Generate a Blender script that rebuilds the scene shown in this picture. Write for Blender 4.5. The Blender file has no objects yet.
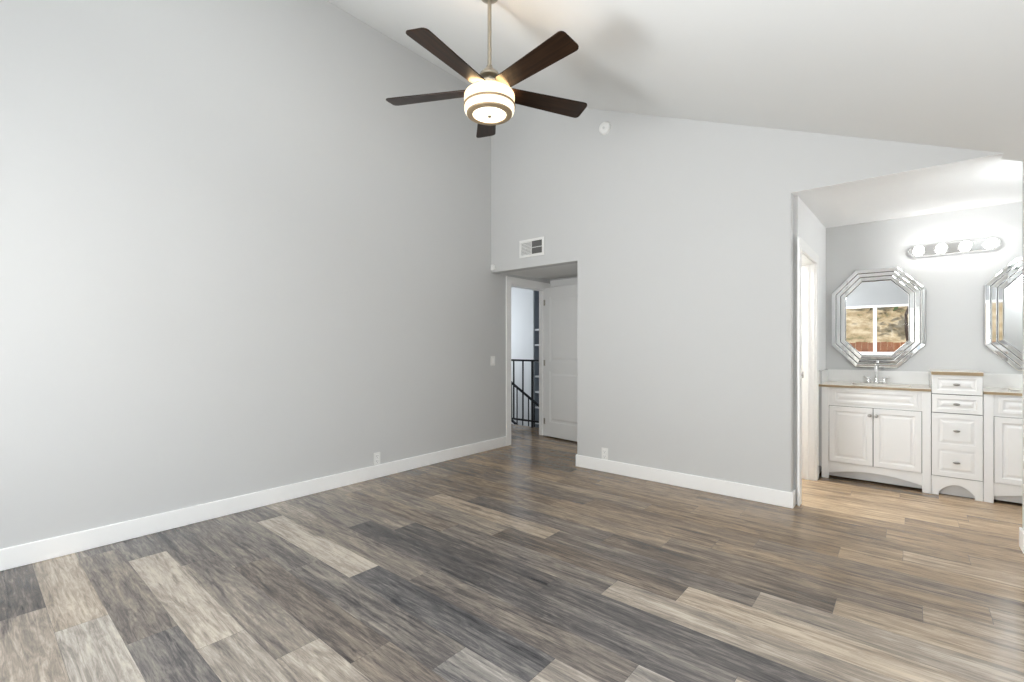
import bpy, bmesh, math, random
from mathutils import Vector, Matrix

random.seed(7)
S = bpy.context.scene
C = S.collection
PI = math.pi

# ------------------------------------------------------------------ camera, world, lights, exposure
cam_d = bpy.data.cameras.new('camera')
cam = bpy.data.objects.new('camera', cam_d)
C.objects.link(cam)
cam.location = (0, 0, 1.245)
cam.rotation_euler = (PI / 2, 0, math.radians(40.3))
cam_d.sensor_width = 36
cam_d.lens = 467 / 1024 * 36
cam_d.shift_y = 5.3 / 1024
cam_d.clip_start = 0.02
S.camera = cam

S.view_settings.view_transform = 'Standard'
S.view_settings.look = 'None'
S.view_settings.gamma = 1
S.view_settings.use_curve_mapping = False
S.view_settings.exposure = 0.15
try:
    S.cycles.use_denoising = True
    S.cycles.max_bounces = 14
    S.cycles.diffuse_bounces = 8
    S.cycles.glossy_bounces = 6
    S.cycles.transparent_max_bounces = 12
    S.cycles.caustics_reflective = False
    S.cycles.caustics_refractive = False
except Exception:
    pass

W = bpy.data.worlds.new('sky')
S.world = W
W.use_nodes = True
bg = W.node_tree.nodes['Background']
bg.inputs[0].default_value = (0.80, 0.88, 1.0, 1)
bg.inputs[1].default_value = 1.0


def lamp(name, kind, loc, rot, energy, col=(1, 1, 1), sx=1, sy=1):
    d = bpy.data.lights.new(name, kind)
    d.energy = energy
    d.color = col
    if kind == 'AREA':
        d.shape = 'RECTANGLE'
        d.size = sx
        d.size_y = sy
    o = bpy.data.objects.new(name, d)
    C.objects.link(o)
    o.location = loc
    o.rotation_euler = rot
    return o


sun = lamp('sun', 'SUN', (0, 0, 20), (0, 0, 0), 3.3, (1, 0.93, 0.82))
sun.data.angle = 0.01
sun.rotation_euler = Vector((0.03, -0.75, -0.9)).to_track_quat('-Z', 'Y').to_euler()
# added area lamp as daylight through an assumed patio door, right wall
lamp('patio_fill', 'AREA', (1.47, 0.35, 1.0), (0, PI / 2, 0), 42, (0.95, 0.98, 1.0), 1.85, 2.3)
# added area lamp lifting back wall and ceiling, at an assumed second rear window
lamp('rear_fill', 'AREA', (-2.35, -1.2, 1.35), (PI / 2, 0, 0), 58, (0.95, 0.98, 1.0), 1.9, 1.5)
# unseen area lamp added off frame to brighten the ceiling, as an assumed flash
ceil_fill = lamp('ceiling_fill', 'AREA', (-1.9, -0.68, 1.4), (0, 0, 0), 150, (0.945, 0.98, 1.0), 1.4, 1.0)
ceil_fill.rotation_euler = Vector((0.92, 0.42, 0.74)).to_track_quat('-Z', 'Y').to_euler()
# added area lamp as daylight in the stair hall, at an assumed window
lamp('hall_fill', 'AREA', (-7.7, 6.5, 1.5), (0, -PI / 2, 0), 48, (0.86, 0.93, 1.0), 1.3, 1.4)
# unseen lamps added to brighten the closet doorway and the vanity alcove
lamp('closet_fill', 'POINT', (-1.35, 4.9, 2.3), (0, 0, 0), 40, (1.0, 0.97, 0.92))
alc = lamp('alcove_fill', 'POINT', (0.99, 4.5, 2.0), (0, 0, 0), 14, (0.92, 0.97, 1.0))
alc.data.shadow_soft_size = 0.12


# ------------------------------------------------------------------ materials
def nt(name):
    m = bpy.data.materials.new(name)
    m.use_nodes = True
    t = m.node_tree
    b = t.nodes['Principled BSDF']
    return m, t, b


def N(t, kind, **kw):
    n = t.nodes.new(kind)
    for k, v in kw.items():
        setattr(n, k, v)
    return n


def plain(name, col, rough=0.5, metal=0.0, var=0.03, scale=8.0, bump=0.0, bscale=200.0, spec=0.5):
    m, t, b = nt(name)
    tc = N(t, 'ShaderNodeTexCoord')
    no = N(t, 'ShaderNodeTexNoise')
    no.inputs['Scale'].default_value = scale
    no.inputs['Detail'].default_value = 4
    t.links.new(tc.outputs['Object'], no.inputs['Vector'])
    mx = N(t, 'ShaderNodeMix', data_type='RGBA')
    lo = [max(0, c * (1 - var)) for c in col]
    hi = [min(1, c * (1 + var)) for c in col]
    mx.inputs[6].default_value = (*lo, 1)
    mx.inputs[7].default_value = (*hi, 1)
    t.links.new(no.outputs[0], mx.inputs[0])
    t.links.new(mx.outputs[2], b.inputs['Base Color'])
    b.inputs['Roughness'].default_value = rough
    b.inputs['Metallic'].default_value = metal
    b.inputs['Specular IOR Level'].default_value = spec
    if bump:
        n2 = N(t, 'ShaderNodeTexNoise')
        n2.inputs['Scale'].default_value = bscale
        n2.inputs['Detail'].default_value = 3
        t.links.new(tc.outputs['Object'], n2.inputs['Vector'])
        bp = N(t, 'ShaderNodeBump')
        bp.inputs['Strength'].default_value = bump
        bp.inputs['Distance'].default_value = 0.002
        t.links.new(n2.outputs[0], bp.inputs['Height'])
        t.links.new(bp.outputs[0], b.inputs['Normal'])
    return m


def emit(name, col, s):
    m, t, b = nt(name)
    b.inputs['Base Color'].default_value = (*(c * 0.25 for c in col), 1)
    b.inputs['Emission Color'].default_value = (*col, 1)
    b.inputs['Emission Strength'].default_value = s
    b.inputs['Roughness'].default_value = 0.3
    return m


def wood(name, c0, c1, rough=0.35, axis=(2, 30, 30), detail=6, spec=0.5):
    m, t, b = nt(name)
    tc = N(t, 'ShaderNodeTexCoord')
    mp = N(t, 'ShaderNodeMapping')
    mp.inputs['Scale'].default_value = axis
    t.links.new(tc.outputs['UV'], mp.inputs[0])
    no = N(t, 'ShaderNodeTexNoise')
    no.inputs['Scale'].default_value = 1.0
    no.inputs['Detail'].default_value = detail
    no.inputs['Distortion'].default_value = 0.6
    t.links.new(mp.outputs[0], no.inputs['Vector'])
    r = N(t, 'ShaderNodeValToRGB')
    r.color_ramp.elements[0].position = 0.3
    r.color_ramp.elements[0].color = (*c0, 1)
    r.color_ramp.elements[1].position = 0.7
    r.color_ramp.elements[1].color = (*c1, 1)
    t.links.new(no.outputs[0], r.inputs[0])
    t.links.new(r.outputs[0], b.inputs['Base Color'])
    b.inputs['Roughness'].default_value = rough
    b.inputs['Specular IOR Level'].default_value = spec
    return m


def thin_glass(name):
    m, t, b = nt(name)
    out = t.nodes['Material Output']
    tr = N(t, 'ShaderNodeBsdfTransparent')
    gl = N(t, 'ShaderNodeBsdfGlossy')
    gl.inputs['Roughness'].default_value = 0.02
    mx = N(t, 'ShaderNodeMixShader')
    mx.inputs[0].default_value = 0.04
    t.links.new(tr.outputs[0], mx.inputs[1])
    t.links.new(gl.outputs[0], mx.inputs[2])
    t.links.new(mx.outputs[0], out.inputs[0])
    return m


def floor_mat():
    m, t, b = nt('plank_floor')
    L = t.links.new
    at = N(t, 'ShaderNodeAttribute', attribute_name='plank')
    sp = N(t, 'ShaderNodeSeparateColor')
    L(at.outputs['Color'], sp.inputs[0])
    tc = N(t, 'ShaderNodeTexCoord')
    # per-plank offset of the grain
    off = N(t, 'ShaderNodeCombineXYZ')
    mo = N(t, 'ShaderNodeMath', operation='MULTIPLY')
    mo.inputs[1].default_value = 37.0
    L(sp.outputs[2], mo.inputs[0])
    L(mo.outputs[0], off.inputs[0])
    L(mo.outputs[0], off.inputs[2])
    va = N(t, 'ShaderNodeVectorMath', operation='ADD')
    L(tc.outputs['Object'], va.inputs[0])
    L(off.outputs[0], va.inputs[1])

    def noise(scale, det, dist, rough=0.55):
        mp = N(t, 'ShaderNodeMapping')
        mp.inputs['Scale'].default_value = scale
        L(va.outputs[0], mp.inputs[0])
        n = N(t, 'ShaderNodeTexNoise')
        n.inputs['Scale'].default_value = 1
        n.inputs['Detail'].default_value = det
        n.inputs['Roughness'].default_value = rough
        n.inputs['Distortion'].default_value = dist
        L(mp.outputs[0], n.inputs['Vector'])
        return n.outputs[0]

    broad = noise((0.9, 9, 1), 4, 1.2)
    fine = noise((4.5, 60, 1), 9, 0.9, 0.75)
    knots = noise((3.2, 17, 1), 7, 1.6, 0.72)
    streak = noise((1.3, 26, 1), 8, 1.0, 0.74)

    def math_(op, a, bb, clamp=False):
        n = N(t, 'ShaderNodeMath', operation=op, use_clamp=clamp)
        for i, v in enumerate((a, bb)):
            if isinstance(v, (int, float)):
                n.inputs[i].default_value = v
            else:
                L(v, n.inputs[i])
        return n.outputs[0]

    mr = N(t, 'ShaderNodeMapRange')
    mr.inputs[1].default_value, mr.inputs[2].default_value = 0.53, 0.68
    L(streak, mr.inputs[0])
    v = math_('ADD', sp.outputs[0], math_('MULTIPLY', math_('SUBTRACT', broad, 0.5), 0.8))
    v = math_('ADD', v, math_('MULTIPLY', math_('SUBTRACT', fine, 0.47), 1.2))
    v = math_('ADD', v, math_('MULTIPLY', math_('SUBTRACT', knots, 0.5), 0.85))
    v = math_('SUBTRACT', v, math_('MULTIPLY', mr.outputs[0], 0.30), True)
    cold = N(t, 'ShaderNodeValToRGB')
    warm = N(t, 'ShaderNodeValToRGB')
    for r, cols in ((cold, FLOOR_COLD), (warm, FLOOR_WARM)):
        e = r.color_ramp.elements
        e[0].position, e[0].color = 0.0, (*cols[0], 1)
        e[1].position, e[1].color = 1.0, (*cols[-1], 1)
        for i in (1, 2):
            q = e.new(i / 3)
            q.color = (*cols[i], 1)
        L(v, r.inputs[0])
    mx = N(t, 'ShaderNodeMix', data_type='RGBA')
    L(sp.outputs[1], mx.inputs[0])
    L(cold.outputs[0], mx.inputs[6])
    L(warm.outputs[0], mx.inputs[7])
    L(mx.outputs[2], b.inputs['Base Color'])
    ro = N(t, 'ShaderNodeMapRange')
    ro.inputs[3].default_value = 0.16
    ro.inputs[4].default_value = 0.30
    L(fine, ro.inputs[0])
    L(ro.outputs[0], b.inputs['Roughness'])
    bp = N(t, 'ShaderNodeBump')
    bp.inputs['Strength'].default_value = 0.06
    bp.inputs['Distance'].default_value = 0.002
    L(fine, bp.inputs['Height'])
    L(bp.outputs[0], b.inputs['Normal'])
    return m


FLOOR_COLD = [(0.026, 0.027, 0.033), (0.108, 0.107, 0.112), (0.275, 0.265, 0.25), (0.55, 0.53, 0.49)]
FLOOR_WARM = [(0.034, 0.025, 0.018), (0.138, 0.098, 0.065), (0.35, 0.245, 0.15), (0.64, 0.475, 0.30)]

WALL = plain('wall_paint', (0.60, 0.604, 0.60), 0.75, var=0.012, scale=3, bump=0.12, bscale=260, spec=0.3)
REARSH = plain('rear_wall_shaded', (0.34, 0.342, 0.345), 0.75, var=0.012, scale=3, bump=0.12, bscale=260, spec=0.3)  # wall paint darkened: backlit shade of the rear wall put into the colour
CEIL = plain('ceiling_paint', (0.77, 0.775, 0.765), 0.8, var=0.01, scale=3, bump=0.1, bscale=220, spec=0.25)
WHITEWALL = plain('white_wall_paint', (0.84, 0.845, 0.845), 0.7, var=0.01, scale=3, bump=0.08, bscale=260, spec=0.3)
TRIM = plain('trim_paint', (0.90, 0.90, 0.89), 0.38, var=0.01, scale=6)
DOORP = plain('door_paint', (0.88, 0.885, 0.875), 0.42, var=0.01, scale=5)
CAB = plain('cabinet_paint', (0.79, 0.795, 0.795), 0.38, var=0.015, scale=7)
FILL = plain('filler_paint', (0.50, 0.51, 0.52), 0.5, var=0.02, scale=7)
TOE = plain('toe_board_paint', (0.60, 0.605, 0.61), 0.5, var=0.02, scale=9)
PLASTIC = plain('white_plastic', (0.82, 0.82, 0.80), 0.35, var=0.01, scale=20)
DARKPL = plain('dark_slot', (0.05, 0.05, 0.05), 0.6, var=0.1, scale=30)
NICKEL = plain('brushed_nickel', (0.45, 0.41, 0.34), 0.32, 1.0, var=0.06, scale=60)
CHROME = plain('chrome', (0.80, 0.80, 0.80), 0.12, 1.0, var=0.02, scale=40)
KNOBM = plain('pewter', (0.33, 0.32, 0.30), 0.3, 1.0, var=0.05, scale=60)
BLACK = plain('black_iron', (0.012, 0.012, 0.014), 0.45, 0.0, var=0.2, scale=30)
STONE = plain('cream_marble', (0.80, 0.76, 0.70), 0.22, var=0.10, scale=9)
TAN = plain('tan_stone_edge', (0.31, 0.23, 0.135), 0.35, var=0.18, scale=22)
TILE = plain('white_marble', (0.80, 0.80, 0.79), 0.2, var=0.03, scale=6)
PORC = plain('porcelain', (0.82, 0.82, 0.80), 0.12, var=0.01, scale=10)
MIRROR = plain('mirror_silver', (0.90, 0.91, 0.91), 0.008, 1.0, var=0.004, scale=3)
MIRBAND = plain('bevelled_mirror', (0.88, 0.89, 0.89), 0.03, 1.0, var=0.01, scale=6)
BACKING = plain('mirror_backing', (0.05, 0.05, 0.055), 0.5, var=0.1, scale=20)
BLADE = wood('walnut_blade', (0.007, 0.0035, 0.002), (0.032, 0.015, 0.007), 0.33, (3, 45, 1), spec=0.22)
GLOW = emit('fan_glass', (1.0, 0.79, 0.52), 1.7)
GLOWT = emit('fan_glass_top', (1.0, 0.66, 0.32), 40.0)
GLOWL = emit('fan_glass_lower', (1.0, 0.88, 0.68), 1.35)
GLOWB = emit('fan_glass_bottom', (1.0, 0.90, 0.70), 2.2)
BRONZE = plain('champagne_bronze', (0.38, 0.28, 0.17), 0.4, 0.45, var=0.06, scale=60)
BULB = emit('vanity_bulb', (1.0, 0.985, 0.965), 18.0)
GLASS = thin_glass('window_glass')
VENTDK = plain('vent_shadow_metal', (0.13, 0.13, 0.125), 0.5, var=0.05, scale=30)
SHELFP = plain('shelf_white', (0.78, 0.79, 0.80), 0.5, var=0.01, scale=8)
SHELFB = plain('bookcase_back', (0.27, 0.30, 0.34), 0.6, var=0.06, scale=8)
FENCE = wood('cedar_fence', (0.20, 0.075, 0.035), (0.38, 0.16, 0.08), 0.7, (1, 1, 1))
BARK = plain('bark', (0.07, 0.05, 0.04), 0.9, var=0.4, scale=20)
LEAF = plain('leaves', (0.07, 0.12, 0.035), 0.7, var=0.5, scale=6)


def hill_mat():
    m, t, b = nt('dry_hillside')
    L = t.links.new
    tc = N(t, 'ShaderNodeTexCoord')
    n1 = N(t, 'ShaderNodeTexNoise')
    n1.inputs['Scale'].default_value = 2.1
    n1.inputs['Detail'].default_value = 9
    n1.inputs['Roughness'].default_value = 0.7
    L(tc.outputs['Object'], n1.inputs['Vector'])
    r = N(t, 'ShaderNodeValToRGB')
    e = r.color_ramp.elements
    e[0].position, e[0].color = 0.33, (0.10, 0.12, 0.05, 1)
    e[1].position, e[1].color = 0.62, (0.62, 0.52, 0.36, 1)
    q = e.new(0.44)
    q.color = (0.36, 0.27, 0.15, 1)
    L(n1.outputs[0], r.inputs[0])
    L(r.outputs[0], b.inputs['Base Color'])
    b.inputs['Roughness'].default_value = 0.95
    return m


HILL = hill_mat()


# ------------------------------------------------------------------ mesh helpers
class MB:
    def __init__(self):
        self.v, self.f, self.uv = [], [], None

    def add(self, vs, fs):
        n = len(self.v)
        self.v += [tuple(p) for p in vs]
        self.f += [tuple(i + n for i in f) for f in fs]
        return self

    def box(self, x0, x1, y0, y1, z0, z1):
        x0, x1 = sorted((x0, x1)); y0, y1 = sorted((y0, y1)); z0, z1 = sorted((z0, z1))
        vs = [(x0, y0, z0), (x1, y0, z0), (x1, y1, z0), (x0, y1, z0), (x0, y0, z1), (x1, y0, z1), (x1, y1, z1), (x0, y1, z1)]
        return self.add(vs, [(0, 3, 2, 1), (4, 5, 6, 7), (0, 1, 5, 4), (1, 2, 6, 5), (2, 3, 7, 6), (3, 0, 4, 7)])

    def prism(self, poly, a0, a1, axis='y'):
        # poly: 2-D outline; extruded from a0 to a1 along the axis
        def p3(p, a):
            if axis == 'y':
                return (p[0], a, p[1])
            if axis == 'z':
                return (p[0], p[1], a)
            return (a, p[0], p[1])
        n = len(poly)
        vs = [p3(p, a0) for p in poly] + [p3(p, a1) for p in poly]
        fs = [tuple(range(n)), tuple(range(2 * n - 1, n - 1, -1))]
        fs += [(i, (i + 1) % n + 0, (i + 1) % n + n, i + n)[::-1] for i in range(n)]
        return self.add(vs, fs)

    def loops(self, ls, cap0=True, cap1=True):
        n = len(ls[0])
        vs = [p for l in ls for p in l]
        fs = []
        for k in range(len(ls) - 1):
            for i in range(n):
                j = (i + 1) % n
                fs.append((k * n + i, k * n + j, (k + 1) * n + j, (k + 1) * n + i))
        if cap0:
            fs.append(tuple(range(n))[::-1])
        if cap1:
            fs.append(tuple((len(ls) - 1) * n + i for i in range(n)))
        return self.add(vs, fs)

    def lathe(self, prof, c, axis='z', seg=32, ring=False):
        # prof: (radius, height) pairs
        ls = []
        for r, h in prof:
            l = []
            for i in range(seg):
                a = 2 * PI * i / seg
                u, w = max(r, 1e-4) * math.cos(a), max(r, 1e-4) * math.sin(a)
                if axis == 'z':
                    l.append((c[0] + u, c[1] + w, c[2] + h))
                elif axis == 'y':
                    l.append((c[0] + u, c[1] + h, c[2] + w))
                else:
                    l.append((c[0] + h, c[1] + u, c[2] + w))
            ls.append(l)
        if ring:
            return self.loops(ls + [ls[0]], False, False)
        return self.loops(ls)

    def tube(self, pts, r, seg=10):
        pts = [Vector(p) for p in pts]
        rs = r if isinstance(r, (list, tuple)) else [r] * len(pts)
        ls = []
        d0 = (pts[1] - pts[0]).normalized()
        up = Vector((0, 0, 1)) if abs(d0.z) < 0.9 else Vector((1, 0, 0))
        n = d0.cross(up).normalized()
        for i, p in enumerate(pts):
            d = (pts[min(i + 1, len(pts) - 1)] - pts[max(i - 1, 0)]).normalized()
            n = (n - d * n.dot(d)).normalized()
            b = d.cross(n)
            ls.append([tuple(p + (n * math.cos(2 * PI * k / seg) + b * math.sin(2 * PI * k / seg)) * rs[i]) for k in range(seg)])
        return self.loops(ls)

    def sphere(self, c, r, seg=20, rings=12, sq=(1, 1, 1)):
        ls = []
        for k in range(rings + 1):
            th = PI * k / rings
            rr = max(math.sin(th), 1e-3)
            ls.append([(c[0] + r * sq[0] * rr * math.cos(2 * PI * i / seg), c[1] + r * sq[1] * rr * math.sin(2 * PI * i / seg), c[2] - r * sq[2] * math.cos(th)) for i in range(seg)])
        return self.loops(ls)

    def panel(self, x0, x1, z0, z1, rings):
        # cabinet front facing -Y: rings of (inset, y)
        ls = [[(x0 + d, y, z0 + d), (x1 - d, y, z0 + d), (x1 - d, y, z1 - d), (x0 + d, y, z1 - d)] for d, y in rings]
        return self.loops(ls)

    def build(self, name, mat, parent=None, bev=0.0, seg=2, smooth=None, origin=None, local=False, uvbox=False):
        bm = bmesh.new()
        bv = [bm.verts.new(p) for p in self.v]
        for f in self.f:
            try:
                bm.faces.new([bv[i] for i in f])
            except ValueError:
                pass
        bmesh.ops.recalc_face_normals(bm, faces=bm.faces)
        if bev:
            es = [e for e in bm.edges if len(e.link_faces) == 2 and e.calc_face_angle(0) > 0.5]
            bmesh.ops.bevel(bm, geom=es, offset=bev, segments=seg, affect='EDGES', profile=0.5, clamp_overlap=True)
        me = bpy.data.meshes.new(name)
        bm.to_mesh(me)
        bm.free()
        if self.uv:
            u = me.uv_layers.new(name='UVMap')
            for lp in me.loops:
                u.data[lp.index].uv = self.uv(me.vertices[lp.vertex_index].co)
        me.materials.append(mat)
        o = bpy.data.objects.new(name, me)
        C.objects.link(o)
        if parent:
            o.parent = parent
            if not local:
                q, w = parent, Vector()
                while q:
                    w += q.location
                    q = q.parent
                me.transform(Matrix.Translation(-w))
        elif origin is not None:
            me.transform(Matrix.Translation(-Vector(origin)))
            o.location = origin
        if smooth:
            for p in me.polygons:
                p.use_smooth = True
            try:
                me.set_sharp_from_angle(angle=smooth)
            except Exception:
                pass
        return o


SM = math.radians(40)


def tag(o, label, cat, group=None):
    o['label'] = label
    o['category'] = cat
    if group:
        o['group'] = group
    return o


def struct(o):
    o['kind'] = 'structure'
    return o


def thing(name, loc, label, cat, group=None):
    o = bpy.data.objects.new(name, None)
    o.empty_display_size = 0.1
    C.objects.link(o)
    o.location = loc
    return tag(o, label, cat, group)


# ------------------------------------------------------------------ the room shell
XL, YB, XR, YR = -3.838, 4.135, 1.28, -1.0
SL = 1.81 / 4.282


def zc(x):
    return 4.24 - SL * (x - XL)


AX = -2.616            # right edge of the door recess
VX = -0.685            # left edge of the vanity opening
SX = 0.541             # right edge of the vanity opening
AY = 5.36              # back of the door recess
VY = 5.88              # back wall of the vanity alcove

# floor: one mesh, a quad per plank, tone and painted lamp warmth per plank kept in a colour attribute
PW, PL = 0.1815, 1.22
JO = {0: -3.136, 1: -2.831, 2: -2.485, 3: -2.222, 4: -1.917, 5: -2.888, 6: -1.397, 7: -2.293, 8: -0.803, 9: -1.711, 10: -2.657,
      11: -1.178, 12: -0.867, 13: -0.57, 14: -0.269, 15: -1.168, 16: -0.927, 17: -1.95, 18: -1.539, 19: -0.023, 20: -0.946,
      21: -1.33, 22: -0.62, 23: -0.017, 24: -0.95, 25: 0.33, 26: -0.368, 27: -0.052}
# tones of the planks by row, keyed by the joint each starts at
TONE = {0: {-4.356: .34, -3.136: .60}, 1: {-4.051: .68, -2.831: .72}, 2: {-3.705: .46, -2.485: .36}, 3: {-4.661: .4, -3.442: .80, -2.222: .68},
        4: {-4.357: .36, -3.137: .50, -1.917: .74}, 5: {-4.108: .45, -2.888: .37, -1.668: .50}, 6: {-3.837: .45, -2.617: .40, -1.397: .60},
        7: {-4.73: .33, -3.513: .84, -2.293: .30, -1.073: .62}, 8: {-4.463: .60, -3.243: .52, -2.023: .44, -.803: .66},
        9: {-4.151: .52, -2.931: .27, -1.711: .34, -.491: .55}, 10: {-3.877: .56, -2.657: .28, -1.437: .31, -.217: .5},
        11: {-3.618: .50, -2.398: .42, -1.178: .58, .042: .62}, 12: {-4.527: .52, -3.307: .55, -2.087: .30, -.867: .72, .353: .6},
        13: {-4.23: .45, -3.01: .70, -1.79: .36, -.57: .55, .65: .6}, 14: {-3.929: .48, -2.709: .36, -1.489: .33, -.269: .60},
        15: {-3.608: .42, -2.388: .56, -1.168: .36, .052: .55}, 16: {-3.367: .45, -2.147: .52, -.927: .47, .293: .62},
        17: {-3.17: .4, -1.95: .44, -.73: .42, .49: .5}, 18: {-3.979: .42, -2.759: .54, -1.539: .47, -.319: .60}, 19: {-2.463: .45, -1.243: .50, -.023: .68},
        20: {-3.386: .42, -2.166: .56, -.946: .40, .274: .58}, 21: {-2.55: .45, -1.33: .48, -.11: .60}, 22: {-1.84: .5, -.62: .46, .6: .58},
        23: {-1.237: .66, -.017: .48}, 24: {-2.17: .5, -.95: .68, .27: .66}, 25: {-.89: .70, .33: .68}, 26: {-1.588: .66, -.368: .72}, 27: {-1.272: .70, -.052: .66}}


def build_floor():
    bm = bmesh.new()
    lay = bm.loops.layers.float_color.new('plank')
    gap = 0.0008
    def plank(x0, x1, y0, y1, tone, warm):
        v = [bm.verts.new(p) for p in ((x0 + gap, y0 + gap * .6, 0), (x1 - gap, y0 + gap * .6, 0), (x1 - gap, y1 - gap * .6, 0), (x0 + gap, y1 - gap * .6, 0))]
        fc = bm.faces.new(v)
        rnd = random.random()
        for l in fc.loops:
            l[lay] = (tone, warm, rnd, 1)
    # keep planks out of the stairwell
    hx0, hx1, hy0, hy1 = -7.5, -3.99, 5.72, 7.6
    for r in range(-6, 46):
        y0, y1 = 0.08 + PW * r, 0.08 + PW * (r + 1)
        j = JO.get(r, random.uniform(-3, 0))
        x = j - PL * math.ceil((j + 7.6) / PL)
        while x < 1.4 and y0 < 7.6:
            a, b = max(x, -7.5), min(x + PL, 1.4)
            tone = None
            for k, tv in TONE.get(r, {}).items():
                if abs(k - x) < 0.05:
                    tone = tv
            if tone is None:
                tone = random.uniform(0.32, 0.68)
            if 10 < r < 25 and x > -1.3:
                tone += 0.09  # planks by the vanity opening lightened to paint in its spilled light
            warm = min(1, max(0, 0.15 + (r - 6) * 0.06 + random.uniform(-.15, .15))) if r > 5 else random.uniform(0.18, 0.48)  # rows get tanner towards the vanity: warm lamplight painted into the planks
            segs = [(a, b)]
            if y1 > hy0 and y0 < hy1:
                segs = []
                if a < hx0:
                    segs.append((a, min(b, hx0)))
                if b > hx1:
                    segs.append((max(a, hx1), b))
            for s0, s1 in segs:
                if s1 - s0 > 0.01:
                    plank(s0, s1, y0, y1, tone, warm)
            x += PL
    me = bpy.data.meshes.new('floor')
    bm.to_mesh(me)
    bm.free()
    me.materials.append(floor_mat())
    o = bpy.data.objects.new('floor', me)
    C.objects.link(o)
    return struct(o)


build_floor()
SUBF = plain('seam_shadow', (0.05, 0.045, 0.04), 0.8, var=0.1)
sf = MB()
sf.box(-7.5, 1.4, -1.1, 5.72, -0.2, -0.0015)
sf.box(-3.99, 1.4, 5.72, 7.6, -0.2, -0.0015)
struct(sf.build('floor_base', SUBF))

# main sloped ceiling
m = MB()
m.prism([(XL - .12, zc(XL - .12)), (XR + .12, zc(XR + .12)), (XR + .12, zc(XR + .12) + .18), (XL - .12, zc(XL - .12) + .18)], YR - .12, YB + .12)
struct(m.build('ceiling', CEIL))

# left wall with the bedroom doorway
m = MB()
m.box(XL - .12, XL, YR - .12, 4.47, -.15, 4.32)
m.box(XL - .12, XL, 4.47, 5.27, 2.04, 4.32)
m.box(XL - .12, XL, 5.27, 5.48, -.15, 4.32)
struct(m.build('wall_left', WALL))

# back wall (gable): over the door recess, the middle panel, over the vanity opening, the right stub
m = MB()
m.prism([(XL, 2.135), (AX, 2.135), (AX, 2.4306), (0.46, 2.4306), (XL, zc(XL) + .02)], YB, YB + .12)
r_ = 0.012
def jamb_panel(x0, x1, zf):
    # wall panel whose right edge is a rounded drywall corner
    pl = [(x0, YB), (x1 - r_, YB)] + [(x1 - r_ + r_ * math.sin(a), YB + r_ - r_ * math.cos(a)) for a in (PI / 8, PI / 4, 3 * PI / 8, PI / 2)] + [(x1, YB + .12), (x0, YB + .12)]
    n = len(pl)
    vs = [(p[0], p[1], 0) for p in pl] + [(p[0], p[1], zf(p[0])) for p in pl]
    fs = [tuple(range(n)), tuple(range(2 * n - 1, n - 1, -1))] + [(i, (i + 1) % n, (i + 1) % n + n, i + n) for i in range(n)]
    m.add(vs, fs)
jamb_panel(AX, VX, lambda x: 2.4306)
m.prism([(SX, -.01), (XR + .12, -.01), (XR + .12, zc(XR + .12) + .02), (SX, zc(SX) + .02)], YB, YB + .12)
struct(m.build('wall_back', WALL))

# right wall with an assumed patio door opening, rear wall with a window
PY0, PY1, PZ = -0.8, 1.5, 1.93
m = MB()
m.box(XR, XR + .12, YR - .12, PY0, 0, 2.3)
m.box(XR, XR + .12, PY1, YB + .12, 0, 2.3)
m.box(XR, XR + .12, PY0, PY1, PZ, 2.3)
struct(m.build('wall_right', WALL))
WX0, WX1, WZ0, WZ1 = -1.45, 0.36, 1.08, 2.13
m = MB()
LX0, LX1, LZ0, LZ1 = -3.2, -1.5, 0.65, 2.13  # assumed second opening, added to let the rear area lamp in
m.box(XL - .12, LX0, YR - .12, YR, 0, 4.3)
m.box(LX0, LX1, YR - .12, YR, 0, LZ0)
m.box(LX0, LX1, YR - .12, YR, LZ1, 4.3)
m.box(LX1, WX0, YR - .12, YR, 0, 4.3)
m.box(WX1, XR + .12, YR - .12, YR, 0, 2.6)
m.box(WX0, WX1, YR - .12, YR, 0, WZ0)
m.prism([(WX0, WZ1), (WX1, WZ1), (WX1, zc(WX1) + .05), (WX0, zc(WX0) + .05)], YR - .12, YR)
struct(m.build('wall_rear', REARSH))

# window in the rear wall (seen in the vanity mirror)
win = struct(bpy.data.objects.new('window_1', None)); C.objects.link(win); win.location = ((WX0 + WX1) / 2, YR - .06, WZ0)
fr = MB()
for a in ((WX0, WX1, WZ0, WZ0 + .045), (WX0, WX1, WZ1 - .045, WZ1)):
    fr.box(a[0], a[1], YR - .10, YR - .02, a[2], a[3])
for a in ((WX0, WX0 + .05), (WX1 - .05, WX1), (-.575, -.515)):
    fr.box(a[0], a[1], YR - .095, YR - .025, WZ0 + .045, WZ1 - .045)
fr.build('window_frame', TRIM, win, bev=.004)
g = MB(); g.box(WX0 + .05, -.575, YR - .063, YR - .058, WZ0 + .045, WZ1 - .045); g.build('pane', GLASS, win)
g = MB(); g.box(-.515, WX1 - .05, YR - .063, YR - .058, WZ0 + .045, WZ1 - .045); g.build('pane', GLASS, win)
g = MB(); g.box(WX0 - .03, WX1 + .03, YR, YR + .03, WZ0 - .03, WZ0); g.build('window_sill', TRIM, win, bev=.004)

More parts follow.
